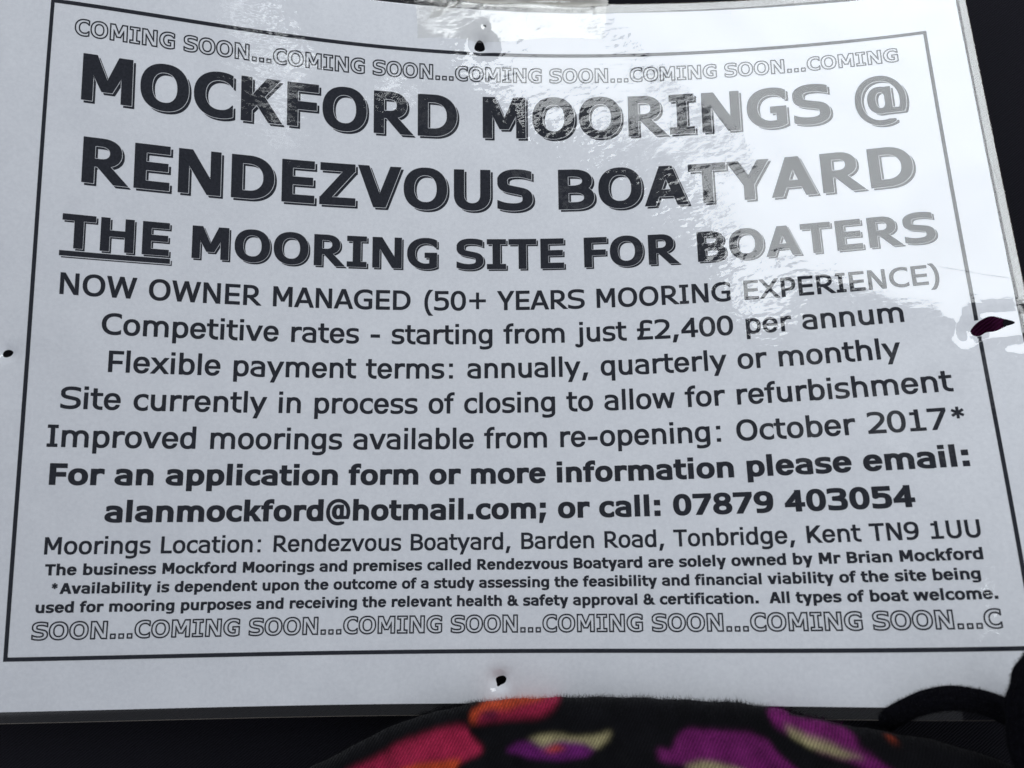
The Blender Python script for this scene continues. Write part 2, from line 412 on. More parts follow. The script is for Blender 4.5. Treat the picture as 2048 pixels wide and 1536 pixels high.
        if c=='&':
            r=s.ring(.10,C*.44,.56,C+OV,V*.85,H*.85,2.2)
            q=s.ring(.04,-OV,.63,C*.56,V*.95,H*.9,2.2)
            return U(r,cut(q,R(.36,.2,.8,.5)),P((.30,.42),(.30+V*.95,.46),(A+.01,0),(A-.19,0)),s.pen(s.bez((.52,.12),(.62,.2),(.66,.28),(.665,.40)),V*.8,H*.8))
        # ---------------- small letters
        X=XH
        if c=='l': return R(l,0,l+v,ASC)
        if c=='i': return U(R(l,0,l+v,X),R(l-.004,ASC-(.115 if b else .09),l+v+.004,ASC))
        if c=='j':
            x=A-l-v
            Y=s.Y; s.Y=-Y; f=s.arch(x-v*1.5-.04,x+v,-X,.06,-DSC,v,h,2.2); s.Y=Y
            f=cut(f,R(-1,-.10,x-.01,1),R(-1,-1,-.01,1))
            return U(f,R(x-.004,ASC-.09,x+v+.004,ASC),) if 1 else f
        if c=='o': return s.ring(lo,-OV,A-lo,X+OV,v,h,2.25)
        if c=='c':
            x1=A-.035; r=s.ring(lo,-OV,lo+(A-lo)*1.22,X+OV,v,h,2.2); r=np.maximum(r,s.X-x1)
            return cut(r,R(x1-v*1.25,.165,2,X-.165))
        if c=='e':
            r=s.ring(lo,-OV,A-lo,X+OV,v,h,2.25)
            r=cut(r,R(A*.5,.155,2,.245)); r=cut(r,P((A-.075,.0),(A-.075,.2),(2,.2),(2,-.1)))
            return U(r,R(lo+v*.6,.245,A-lo-.004,.245+h*.82))
        if c in 'bdpq':
            r=s.ring(l-.0,-OV,A-lo,X+OV,v,h,2.3)
            t=(ASC if c in 'bd' else X); y0=(0 if c in 'bd' else DSC)
            mirror=c in 'dq'
            Xo=s.X
            if mirror: s.X=A-s.X
            r=s.ring(l,-OV,A-lo,X+OV,v,h,2.3)
            f=U(np.maximum(r,l+.01-s.X),s.rect(l,y0,l+v,t)); s.X=Xo
            return f
        if c=='g':
            Xo=s.X; s.X=A-s.X
            f=U(np.maximum(s.ring(l,.012,A-lo,X+OV,v,h,2.3),l+.01-s.X),s.rect(l,-.02,l+v,X)); 
            Y=s.Y; s.Y=-Y; g=s.arch(l,A+.03,-X,.03,-DSC+.005,v,h,2.2); s.Y=Y
            g=cut(g,s.rect(l+v,-.10,2,1),s.rect(A-.095,-1,2,1))
            s.X=Xo
            return U(f,g)
        if c in 'nhm':
            t=ASC if c=='h' else X
            def arch(x0,x1):
                return cut(s.arch(x0,x1,0,.315,X+OV,v,h*1.08,2.2),R(-1,-1,x0+v*.55,1))
            f=R(l,0,l+v,t)
            if c=='m':
                m=A/2+v/2; return U(f,arch(l,m),arch(m-v,A-l+.004))
            return U(f,arch(l,A-l+.004))
        if c=='u':
            Y=s.Y; s.Y=-Y; r=s.arch(l-.004,A-l,-X,-.235,OV,v,h*1.08,2.2); s.Y=Y
            return U(cut(r,R(A-l-v*.55,-1,2,1)),R(A-l-v,0,A-l,X))
        if c=='r':
            r=s.arch(l,A+.19,.2,.31,X+OV-.003,v,h*1.2,2.1); r=cut(r,R(A-.0,-1,3,3),R(l+v+.02,-1,3,X-.16),R(-1,-1,l+v*.6,1))
            return U(R(l,0,l+v,X),r)
        if c=='f':
            x=.09 if b else .105
            r=cut(s.arch(x,A+.19,.5,.58,ASC+OV,v,h,2.1),R(A+.012,-1,3,3),R(x+v+.02,-1,3,.62))
            return U(R(x,0,x+v,.61),r,R(.01,X-h*.95,A-.03,X))
        if c=='t':
            x=.085 if b else .095
            Y=s.Y; s.Y=-Y; r=s.arch(x,A+.20,-.5,-.19,OV,v,h*1.05,2.2); s.Y=Y
            r=cut(r,R(A-.015,-1,3,3),R(x+v+.02,.16,3,3))
            return U(R(x,.18,x+v,.705),r,R(.01,X-h*.95,A-.02,X))
        if c=='v':
            w=v*1.12;m=A/2;tw=v*.62
            return U(P((.012,X),(w+.012,X),(m-tw+w,0),(m-tw,0)),P((A-.012,X),(A-w-.012,X),(m+tw-w,0),(m+tw,0)))
        if c=='y':
            w=v*1.14;m=A/2;
            return U(P((.012,X),(w+.012,X),(m+w*.55,.03),(m-w*.42,0)),P((A-.012,X),(A-w-.012,X),(m-.155-.0,DSC),(m-.155+w,DSC)))
        if c=='w':
            w=v*1.03; q=A*.27; m=A/2; tw=w*.5
            return U(*[P((x0,y0),(x0+w,y0),(x1+w,y1),(x1,y1)) for x0,y0,x1,y1 in
                [(.02,X,q-tw,0),(m-tw,X,q-tw,0),(m-tw,X,A-q-tw,0),(A-.02-w,X,A-q-tw,0)]])
        if c=='x':
            w=v*1.22
            return U(P((.015,X),(.015+w,X),(A-.01,0),(A-.01-w,0)),P((A-.015,X),(A-.015-w,X),(.01,0),(.01+w,0)))
        if c=='z': return U(R(.045,X-h,A-.04,X),R(.04,0,A-.035,h),P((.04,h*.9),(.04+v*1.2,h*.9),(A-.04,X-h*.9),(A-.04-v*1.2,X-h*.9)))
        if c=='k':
            w=v*1.28
            return U(R(l,0,l+v,ASC),P((A-.03-w,X),(A-.03,X),(l+v+.10,.20),(l+v*.5,.20)),P((l+v+.02,.30),(l+v+.12,.35),(A+.005,0),(A-w+.005,0)))
        if c=='a':
            x1=A-l+.004
            r=s.arch(-.03,x1,0,.365,X+OV,v,h,2.25); r=cut(r,R(-1,-1,A*.4,X-.155),R(-1,-1,.075,2))
            Xo=s.X; s.X=A-s.X; bw=s.bowl(A-x1,-OV,.345,A*.42,A-lo+.004,v*.98,h*.86,2.2); s.X=Xo; bw=np.maximum(bw,s.X-(x1-v*.4))
            return U(r,R(x1-v,0,x1,.37),bw)
        raise KeyError(c)

# =====================================================================
# materials
# =====================================================================
m = Mat('matt_white_paper').set(Roughness=.85); m.p.inputs['Specular IOR Level'].default_value = .1
c = m.coord((1, 1, .2))
n = m.noise(c, 900, 3, .7); n2 = m.noise(c, 60, 3, .6)
f = m.math('ADD', m.math('MULTIPLY', n, .6), m.math('MULTIPLY', n2, .4))
m.K.new(m.ramp(f, (.3, (.71, .725, .755)), (.7, (.835, .85, .875))), m.p.inputs['Base Color'])
PAPER = m.m
m = Mat('black_printer_ink').set(Roughness=.8); m.p.inputs['Specular IOR Level'].default_value = .1
n = m.noise(m.coord(), 1500, 2, .6)
m.K.new(m.ramp(n, (.3, (.013, .0155, .022)), (.75, (.027, .029, .040))), m.p.inputs['Base Color'])
INK = m.m

def film_material(name, haze, bump_amp, tint=(1, 1, 1), hazecol=(.8, .8, .82), rough=.02, tape=False):
    m = Mat(name); N, K = m.N, m.K
    c = m.coord((1, 1.55, .3), (0, 0, math.radians(-14)))
    # fine orange-peel ripples, patchy in strength, on a slow waviness
    a = m.noise(c, 350, 1.5, .4); b = m.noise(c, 95, 2, .5); d = m.noise(m.coord((1, 1, .2)), 28, 2, .5)
    patch = m.ramp(m.noise(m.coord((1, 1, .2)), 20, 2), (.42, (.25, .25, .25)), (.62, (1, 1, 1)))
    h = m.math('ADD', m.math('MULTIPLY', m.math('MULTIPLY', a, patch), .50), m.math('ADD', m.math('MULTIPLY', b, .16), m.math('MULTIPLY', d, .7)))
    if tape:
        vz = m.node('ShaderNodeTexVoronoi'); vz.inputs['Scale'].default_value = 260; K.new(m.coord((1, 1, .2)), vz.inputs['Vector'])
        bub = m.ramp(vz.outputs['Distance'], (.0, (1, 1, 1)), (.32, (0, 0, 0)))
        big = m.ramp(m.noise(m.coord(), 90, 2), (.56, (0, 0, 0)), (.64, (1, 1, 1)))
        bubm = m.math('MULTIPLY', bub, big)
        h = m.math('ADD', h, m.math('MULTIPLY', bubm, .8))
    nrm = m.bump(h, bump_amp)
    tr = m.node('ShaderNodeBsdfTransparent'); tr.inputs[0].default_value = (*tint, 1)
    df = m.node('ShaderNodeBsdfDiffuse'); df.inputs[0].default_value = (*hazecol, 1)
    gl = m.node('ShaderNodeBsdfGlossy'); gl.inputs['Roughness'].default_value = rough; gl.inputs[0].default_value = (1, 1, 1, 1)
    K.new(nrm, gl.inputs['Normal'])
    fr = m.node('ShaderNodeFresnel'); gm = m.node('ShaderNodeNewGeometry')
    K.new(m.math('ADD', m.math('MULTIPLY', gm.outputs['Backfacing'], 1/1.5 - 1.5), 1.5), fr.inputs['IOR']); K.new(nrm, fr.inputs['Normal'])
    m1 = m.node('ShaderNodeMixShader'); m1.inputs[0].default_value = haze
    if tape:
        hz = m.math('ADD', haze, m.math('MULTIPLY', bubm, .75), clamp=True); K.new(hz, m1.inputs[0])
    m2 = m.node('ShaderNodeMixShader')
    K.new(tr.outputs[0], m1.inputs[1]); K.new(df.outputs[0], m1.inputs[2])
    K.new(fr.outputs[0], m2.inputs[0]); K.new(m1.outputs[0], m2.inputs[1]); K.new(gl.outputs[0], m2.inputs[2])
    K.new(m2.outputs[0], m.out.inputs['Surface'])
    return m.m
FILM = film_material('clear_laminate_film', .003, .000068)
TAPE = film_material('clear_sticky_tape', .07, .00007, (.97, .965, .95), (.72, .71, .68), .05, True)
TAIL = film_material('doubled_sticky_tape', .62, .00022, (.9, .88, .82), (.40, .385, .34), .12)
m = Mat('film_cut_edge').set(Base_Color=(.16, .14, .12, 1), Roughness=.35); EDGE = m.m
m = Mat('torn_film_rim').set(Base_Color=(.75, .77, .8, 1), Roughness=.12); m.p.inputs['Transmission Weight'].default_value = .5; RIM = m.m

def twill(name, dark, light, scale=1400, rough=.9):
    m = Mat(name).set(Roughness=rough); m.p.inputs['Specular IOR Level'].default_value = .15
    wv = m.node('ShaderNodeTexWave', wave_type='BANDS', bands_direction='X', wave_profile='SIN')
    wv.inputs['Scale'].default_value = scale / 6.283 * 2; wv.inputs['Distortion'].default_value = 2.5; wv.inputs['Detail'].default_value = 2; wv.inputs['Detail Scale'].default_value = 2.
    m.K.new(m.coord((1, 1, 1), (0, 0, math.radians(52))), wv.inputs['Vector'])
    n = m.noise(m.coord(), 2600, 3, .7); big = m.noise(m.coord(), 18, 3, .6)
    f = m.math('ADD', m.math('MULTIPLY', wv.outputs['Fac'], .45), m.math('ADD', m.math('MULTIPLY', n, .3), m.math('MULTIPLY', big, .25)))
    m.K.new(m.ramp(f, (.2, dark), (.85, light)), m.p.inputs['Base Color'])
    m.K.new(m.bump(f, .0004), m.p.inputs['Normal'])
    return m.m
BLACK_TWILL = twill('black_twill_cloth', (.003, .003, .005), (.012, .011, .017))
PURPLE = twill('dark_purple_cloth', (.07, .009, .035), (.14, .018, .10), 1100)

# =====================================================================
# structure: the dark cloth the sign lies on
# =====================================================================
gx = np.concatenate([np.linspace(-700, -210, 20), np.linspace(-200, 210, 140), np.linspace(220, 700, 20)])
gy = np.concatenate([np.linspace(-700, -210, 20), np.linspace(-200, 200, 130), np.linspace(210, 700, 20)])
GX, GY = np.meshgrid(gx, gy, indexing='ij')
GZ = -5.5 + 1.6 * np.sin(GX / 47 + GY / 83) + 1.1 * np.sin(GY / 29 - GX / 61 + 1) + .5 * np.sin(GX / 17 + GY / 13)
V = np.stack([GX, GY, GZ], -1).reshape(-1, 3); nx, ny = len(gx), len(gy)
F = [(i*ny + j, (i+1)*ny + j, (i+1)*ny + j + 1, i*ny + j + 1) for i in range(nx-1) for j in range(ny-1)]
g = mesh_obj('black_cloth_surface', V, F, BLACK_TWILL, smooth=True); tag(g, kind='structure')

# =====================================================================
# the laminated sign
# =====================================================================
sign = bpy.data.objects.new('laminated_sign', None); scn.collection.objects.link(sign)
tag(sign, 'white laminated A4 notice in black capitals, curled, with punched pin holes and a torn slit', 'sign')

def hole_loop(pxs):                       # outline in page space from a few points round the hole
    return np.array([page(*p) for p in pxs])
def smooth_loop(P, n):
    P = np.asarray(P); k = len(P); out = []
    for i in range(k):
        a, b, c, d = P[i-1], P[i], P[(i+1) % k], P[(i+2) % k]
        for t in np.linspace(0, 1, 12, endpoint=False):
            out.append(.5*((2*b) + (c-a)*t + (2*a-5*b+4*c-d)*t*t + (3*b-a-3*c+d)*t**3))
    out = np.array(out); return out
HOLES = []
def add_hole(pts, dent, block):
    L = smooth_loop(hole_loop(pts), 0); c = L.mean(0); HOLES.append((L, c, block)); 
    for d in dent: DENTS.append((c[0] + d[0], c[1] + d[1], *d[2:]))
# pin hole at the top, left, bottom, tiny one, and the torn slit on the right
add_hole([(950, 88), (956, 78), (963, 78), (968, 84), (970, 97), (960, 101), (950, 97)], [(0, .2, 2.7, 2.5, 2.1)], 5)
add_hole([(966, 51), (970, 49), (973, 52), (970, 54)], [(0, 0, 1.0, 1.0, .3)], 2)
add_hole([(2, 704), (8, 699), (17, 699), (23, 704), (17, 711), (8, 714), (2, 711)], [(0, .3, 2.8, 2.6, 2.2)], 5)
add_hole([(990, 1358), (997, 1353), (1007, 1352), (1012, 1357), (1009, 1366), (1001, 1370), (994, 1374), (992, 1366)], [(-.3, .2, 2.9, 2.7, 2.2)], 5)
add_hole([(1942, 661), (1949, 650), (1962, 640), (1982, 632), (2006, 637), (2031, 645), (2012, 653), (1990, 663), (1972, 665), (1960, 672), (1948, 670)],
         [(-5.2, -1.0, 3.4, 3.2, .9), (1, -3.6, 6.5, 2.2, -.35), (-8.2, .5, 2.0, 4.0, -.30), (3, 4.2, 5, 1.8, .25), (6, -5.5, 3, 1.5, .2)], 8)

def sheet(U, Vv, zfun=None, nring=9):
    """grid mesh in page space with the holes left open; returns (uv, faces)"""
    U = np.array(sorted(set(np.round(U, 4)))); Vv = np.array(sorted(set(np.round(Vv, 4))))
    nu, nv = len(U), len(Vv)
    G = np.stack(np.meshgrid(U, Vv, indexing='ij'), -1).reshape(-1, 2)
    pts = [tuple(p) for p in G]; faces = []; skip = set()
    for L, c, blk in HOLES:
        x0, x1, y0, y1 = L[:, 0].min() - blk*.5, L[:, 0].max() + blk*.5, L[:, 1].min() - blk*.5, L[:, 1].max() + blk*.5
        x1 = min(x1, U[-1] - .1)
        i0 = max(np.searchsorted(U, x0) - 1, 0); i1 = min(np.searchsorted(U, x1), nu - 1)
        j0 = max(np.searchsorted(Vv, y0) - 1, 0); j1 = min(np.searchsorted(Vv, y1), nv - 1)
        for i in range(i0, i1):
            for j in range(j0, j1): skip.add((i, j))
        ring = [i*nv + j0 for i in range(i0, i1)] + [i1*nv + j for j in range(j0, j1)] + [i*nv + j1 for i in range(i1, i0, -1)] + [i0*nv + j for j in range(j1, j0, -1)]
        # hole loop resampled by angle so that it pairs with the block's border
        A = np.unwrap(np.arctan2(L[:, 1] - c[1], L[:, 0] - c[0]))
        if A[-1] < A[0]: L = L[::-1]; A = np.unwrap(np.arctan2(L[:, 1] - c[1], L[:, 0] - c[0]))
        dl = np.r_[0, np.cumsum(np.linalg.norm(np.diff(np.r_[L, L[:1]], axis=0), axis=1))]
        Lc = np.r_[L, L[:1]]
        rb = G[ring]; w_, h_ = (U[i1]-U[i0]), (Vv[j1]-Vv[j0])
        db = np.r_[0, np.cumsum(np.linalg.norm(np.diff(np.r_[rb, rb[:1]], axis=0), axis=1))]
        # align the start: nearest hole-loop parameter to the border's first corner direction
        d0 = rb[0] - c; k = int(np.argmax(((L - c) @ d0) / (np.linalg.norm(L - c, axis=1) * np.linalg.norm(d0))))
        s = (dl[k] + db[:-1] / db[-1] * dl[-1]) % dl[-1]
        H = np.stack([np.interp(s, dl, Lc[:, 0]), np.interp(s, dl, Lc[:, 1])], 1)
        prev = ring; n = len(ring)
        for q in range(1, nring + 1):
            t = 1 - (1 - q / nring)**1.0; P = rb*(1-t) + H*t; cur = list(range(len(pts), len(pts) + n)); pts += [tuple(p) for p in P]
            for a in range(n): faces.append((prev[a], prev[(a+1) % n], cur[(a+1) % n], cur[a]))
            prev = cur
    for i in range(nu-1):
        for j in range(nv-1):
            if (i, j) not in skip: faces.append((i*nv+j, (i+1)*nv+j, (i+1)*nv+j+1, i*nv+j+1))
    pts = np.array(pts); used = np.zeros(len(pts), bool)
    for f_ in faces: used[list(f_)] = True
    idx = np.cumsum(used) - 1
    return pts[used], [tuple(int(idx[k]) for k in f_) for f_ in faces]

P2, F2 = sheet(np.linspace(-PUL, PU, 164), np.linspace(-PV, PV, 112))
paper = mesh_obj('paper_sheet', S(P2[:, 0], P2[:, 1]), F2, PAPER, sign, smooth=True)

FU, FV = PU + LAM, PV + LAM
FUL = PUL + LAM
ul = np.r_[np.linspace(-PUL + .6, PU - .6, 204), [-FUL, -PUL - 1.4, -PUL - .7, -PUL - .25, -PUL, -PUL + .3, PU - .3, PU, PU + .25, PU + .7, PU + 1.4, FU]]
vl = np.r_[np.linspace(-PV + .6, PV - .6, 140), [-FV, -PV - 1.4, -PV - .7, -PV - .25, -PV, -PV + .3, PV - .3, PV, PV + .25, PV + .7, PV + 1.4, FV]]
P3, F3 = sheet(ul, vl)
def film_off(u, v, hi, lo):
    d = np.maximum(np.maximum(u - PU, -PUL - u), np.abs(v) - PV); t = np.clip(d / .8, 0, 1); return hi + (lo - hi) * t*t*(3 - 2*t)
film = mesh_obj('laminate_film', S(P3[:, 0], P3[:, 1], 0, film_off(P3[:, 0], P3[:, 1], .14, -.04)), F3, FILM, sign, smooth=True)
# backing film below the paper, and the cut edge that joins the two
ub = np.linspace(-FUL, FU, 92); vb = np.linspace(-FV, FV, 64); P4, F4 = sheet(ub, vb)
mesh_obj('backing_film', S(P4[:, 0], P4[:, 1], -.16), F4, FILM, sign, smooth=True)
loop = [(u, -FV) for u in np.linspace(-FUL, FU, 150)] + [(FU, v) for v in np.linspace(-FV, FV, 110)][1:] + [(u, FV) for u in np.linspace(FU, -FUL, 150)][1:] + [(-FUL, v) for v in np.linspace(FV, -FV, 110)][1:-1]
loop = np.array(loop); n = len(loop); ou = loop + np.sign(loop) * 0
o1 = S(loop[:, 0], loop[:, 1], .0); o2 = S(loop[:, 0], loop[:, 1], -.19)
out = np.stack([np.where((loop[:, 0] > FU - .01) | (loop[:, 0] < -FUL + .01), np.sign(loop[:, 0]) * .09, 0), np.where(np.abs(loop[:, 1]) > FV - .01, np.sign(loop[:, 1]) * .09, 0)], 1)
o3 = S(loop[:, 0] + out[:, 0], loop[:, 1] + out[:, 1], -.02)
V = np.concatenate([o1, o3, o2]); F = []
for a in range(n):
    b = (a + 1) % n; F += [(a, n + a, n + b, b), (n + a, 2*n + a, 2*n + b, n + b)]
mesh_obj('cut_edge', V, F, EDGE, sign)

# --- printed border ---------------------------------------------------
def strip(u0, v0, u1, v1, name_pts, off=.045, step=2.):
    nu = max(1, int(abs(u1-u0)/step)); nv = max(1, int(abs(v1-v0)/step)); V0, F0 = name_pts; b = len(V0)
    for i in range(nu+1):
        for j in range(nv+1): V0.append((u0 + (u1-u0)*i/nu, v0 + (v1-v0)*j/nv))
    for i in range(nu):
        for j in range(nv): F0.append((b + i*(nv+1)+j, b + (i+1)*(nv+1)+j, b + (i+1)*(nv+1)+j+1, b + i*(nv+1)+j+1))
acc = ([], []); t = .53
strip(-HW - t, TOP - t, HW + t, TOP + t, acc); strip(-HW - t, BOT - t, HW + t, BOT + t, acc)
strip(-HW - t, BOT + t, -HW + t, TOP - t, acc); 
# the right-hand rule is broken where the slit is torn through it
sl = HOLES[4][0]; s0, s1 = sl[np.abs(sl[:, 0] - HW) < 1.2][:, 1].min(), sl[np.abs(sl[:, 0] - HW) < 1.2][:, 1].max()
strip(HW - t, BOT + t, HW + t, s0 - .05, acc); strip(HW - t, s1 + .05, HW + t, TOP - t, acc)
A_ = np.array(acc[0]); mesh_obj('printed_border', S(A_[:, 0], A_[:, 1], .045), acc[1], INK, sign)

# --- lettering ---------------------------------------------------------
def contours(xs, ys, f):
    """marching squares -> closed loops"""
    s = f < 0; ny, nx = f.shape; nxt = {}; pt = {}
    def hx(j, i):
        k = ('h', j, i)
        if k not in pt: a, b = f[j, i], f[j, i+1]; pt[k] = (xs[i] + (xs[i+1]-xs[i]) * a/(a-b), ys[j])
        return k
    def vx(j, i):
        k = ('v', j, i)
        if k not in pt: a, b = f[j, i], f[j+1, i]; pt[k] = (xs[i], ys[j] + (ys[j+1]-ys[j]) * a/(a-b))
        return k
    c = s[:-1, :-1].astype(int) + 2*s[:-1, 1:] + 4*s[1:, 1:] + 8*s[1:, :-1]
    for j, i in np.argwhere((c > 0) & (c < 15)):
        k = c[j, i]; B, Rr, T, Lf = (lambda: hx(j, i)), (lambda: vx(j, i+1)), (lambda: hx(j+1, i)), (lambda: vx(j, i))
        seg = {1: [(B, Lf)], 2: [(Rr, B)], 3: [(Rr, Lf)], 4: [(T, Rr)], 5: [(B, Lf), (T, Rr)], 6: [(T, B)], 7: [(T, Lf)], 8: [(Lf, T)],
               9: [(B, T)], 10: [(Rr, B), (Lf, T)], 11: [(Rr, T)], 12: [(Lf, Rr)], 13: [(B, Rr)], 14: [(Lf, B)]}[k]
        for a, b in seg: nxt[a()] = b()
    loops = []
    while nxt:
        k0, k = next(iter(nxt)), None; L = [pt[k0]]; k = nxt.pop(k0)
        while k != k0 and k in nxt: L.append(pt[k]); k = nxt.pop(k)
        if len(L) > 6: loops.append(np.array(L))
    return loops
def simplify(L, tol):
    """Douglas-Peucker on a closed loop"""
    n = len(L); a = 0; b = int(np.argmax(((L - L[0])**2).sum(1))); keep = {a, b}; st = [(a, b), (b, n)]
    Lc = np.r_[L, L[:1]]
    while st:
        i, j = st.pop()
        if j - i < 2: continue
        p, q = Lc[i], Lc[j]; d = q - p; l = math.hypot(*d); r = Lc[i+1:j] - p
        dist = np.abs(r[:, 0]*d[1] - r[:, 1]*d[0]) / l if l > 1e-9 else np.hypot(r[:, 0], r[:, 1])
        k = int(np.argmax(dist))
        if dist[k] > tol: keep.add(i+1+k); st += [(i, i+1+k), (i+1+k, j)]
    return L[sorted(keep)]
FONT = {0: Font(0), 1: Font(1)}; GC = {}
def letter(ch, bold, style, fs):
    key = (ch, bold, style, fs > 6.5)
    if key in GC: return GC[key]
    n = 190 if fs > 6.5 or style == 'outline' else 150
    xs, ys, f = FONT[bold].glyph(ch, n)
    gy_, gx_ = np.gradient(f, 1./n); f = f / np.clip(np.hypot(gx_, gy_), .45, 2.2)
    f = f - ((.018 if bold else .0165) if style == 'plain' else .003 if style == 'shadow' else 0)
    if style == 'outline': f = np.abs(f) - .032
    if style == 'shadow':
        d = int(round(.040*n)); g_ = np.ones_like(f); g_[:-d, d:] = f[d:, :-d]
        f = np.minimum(f, np.maximum(g_, -(f - .009)))
    f[0, :] = f[-1, :] = 1; f[:, 0] = f[:, -1] = 1
    GC[key] = fill(xs, ys, f, .0011, .16)
    return GC[key]
def fill(xs, ys, f, tol, grid):
    pts, edges = [], []
    for L in contours(xs, ys, f):
        L = simplify(L, tol)
        if len(L) < 3: continue
        Q = []
        for a in range(len(L)):
            p, q = L[a], L[(a+1) % len(L)]; k = max(1, int(np.hypot(*(q-p)) / grid))
            for t_ in range(k): Q.append(p + (q-p)*t_/k)
        b = len(pts); pts += Q; edges += [(b+a, b+(a+1) % len(Q)) for a in range(len(Q))]
    if not pts: return None
    for x in np.arange(xs[0], xs[-1], grid):
        for y in np.arange(ys[0], ys[-1], grid):
            i = min(int((x-xs[0])/(xs[1]-xs[0])), len(xs)-1); j = min(int((y-ys[0])/(ys[1]-ys[0])), len(ys)-1)
            if f[j, i] < -.015: pts.append(np.array([x, y]))
    r = delaunay_2d_cdt([Vector(p) for p in pts], edges, [], 0, 1e-6)
    V_ = np.array([tuple(p) for p in r[0]]); T = np.array(r[2])
    C_ = V_[T].mean(1); i = np.clip((C_[:, 0]-xs[0])/(xs[1]-xs[0]), 0, len(xs)-1.001); j = np.clip((C_[:, 1]-ys[0])/(ys[1]-ys[0]), 0, len(ys)-1.001)
    i0, j0 = i.astype(int), j.astype(int); a, b = i-i0, j-j0
    fv = f[j0, i0]*(1-a)*(1-b) + f[j0, i0+1]*a*(1-b) + f[j0+1, i0]*(1-a)*b + f[j0+1, i0+1]*a*b
    return V_, T[fv < 0]
S4 = "COMING SOON..." * 4
LINES = [  # text, bold, style, baseline v, size, start u
 (S4 + "COMING", 1, 'outline', 83.154, 6.0977, -130.194),
 ("MOCKFORD MOORINGS @", 1, 'shadow', 65.290, 17.9194, -128.755),
 ("RENDEZVOUS BOATYARD", 1, 'shadow', 41.761, 17.9914, -127.429),
 ("THE MOORING SITE FOR BOATERS", 1, 'shadow', 22.336, 13.4925, -130.377),
 ("NOW OWNER MANAGED (50+ YEARS MOORING EXPERIENCE)", 0, 'plain', 8.947, 8.3134, -130.448),
 ("Competitive rates - starting from just £2,400 per annum", 0, 'plain', -1.993, 8.2935, -118.62),
 ("Flexible payment terms: annually, quarterly or monthly", 0, 'plain', -12.957, 8.3028, -116.592),
 ("Site currently in process of closing to allow for refurbishment", 0, 'plain', -23.933, 8.306, -127.958),
 ("Improved moorings available from re-opening: October 2017*", 0, 'plain', -34.855, 8.2927, -130.767),
 ("For an application form or more information please email:", 1, 'plain', -45.459, 7.9467, -129.694),
 ("alanmockford@hotmail.com; or call: 07879 403054", 1, 'plain', -55.834, 7.9383, -114.344),
 ("Moorings Location: Rendezvous Boatyard, Barden Road, Tonbridge, Kent TN9 1UU", 0, 'plain', -64.543, 6.2201, -129.497),
 ("The business Mockford Moorings and premises called Rendezvous Boatyard are solely owned by Mr Brian Mockford", 1, 'plain', -70.183, 3.9718, -128.499),
 ("*Availability is dependent upon the outcome of a study assessing the feasibility and financial viability of the site being", 1, 'plain', -75.14, 3.8056, -127.043),
 ("used for mooring purposes and receiving the relevant health & safety approval & certification.  All types of boat welcome.", 1, 'plain', -80.082, 3.7992, -130.34),
 ("SOON..." + S4 + "C", 1, 'outline', -87.062, 6.1076, -130.792)]
for text, bold, style, v0, fs, u0 in LINES:
    W_ = FONT[bold].w; x = 0.; VV, FF, nb = [], [], 0
    for ch in text:
        if ch != ' ':
            g_ = letter(ch, bold, style, fs)
            q = g_[0] * fs + (u0 + x * fs, v0); VV.append(q); FF.append(g_[1] + nb); nb += len(q)
        x += W_[ch] / 1000
    VV = np.concatenate(VV); FF = np.concatenate(FF)
    mesh_obj('printed_line', S(VV[:, 0], VV[:, 1], .045), FF.tolist(), INK, sign)
# underline of the first word on the third heading line, with its printed shadow
fs = 13.4925; u0, v0 = -130.377 - .2, 22.336; wid = sum(FONT[1].w[c_] for c_ in 'THE') / 1000
xs = np.arange(-.1, wid + .12, .0052); ys = np.arange(-.32, .05, .0052); X_, Y_ = np.meshgrid(xs, ys)
f = np.maximum(np.abs(X_ - wid/2) - wid/2, np.abs(Y_ + .118) - .056); d = 8; g_ = np.ones_like(f); g_[:-d, d:] = f[d:, :-d]
f = np.minimum(f, np.maximum(g_, -(f - .018)))
V_, T_ = fill(xs, ys, f, .0011, .16); mesh_obj('underline', S(V_[:, 0]*fs + u0, V_[:, 1]*fs + v0, .045), T_.tolist(), INK, sign)

# --- sticky tape over the top edge, saw-toothed end ---------------------
a, b, c_, d_ = page(836, 77), page(1207, 76), page(1213, 12), page(832, 12)
rng = random.Random(4); rows = []; nv_ = 40; nu_ = 120; vtop = FV + .25
tv = np.linspace(a[1], vtop, nv_); V_ = []; F_ = []
for j, v_ in enumerate(tv):
    t_ = (v_ - a[1]) / (c_[1] - a[1])
    ur = b[0] + (c_[0]-b[0])*t_ + (.28 if j % 2 else -.28) + rng.uniform(-.1, .1); ulft = a[0] + (d_[0]-a[0])*t_ + rng.uniform(-.25, .25)
    for i in range(nu_): V_.append((ulft + (ur-ulft)*i/(nu_-1), v_ + .5*math.sin(i*.09) + (b[1]-a[1])*i/(nu_-1)*(1 - min(1, t_))))
V_ = np.array(V_)
F_ = [(j*nu_+i, j*nu_+i+1, (j+1)*nu_+i+1, (j+1)*nu_+i) for j in range(nv_-1) for i in range(nu_-1)]
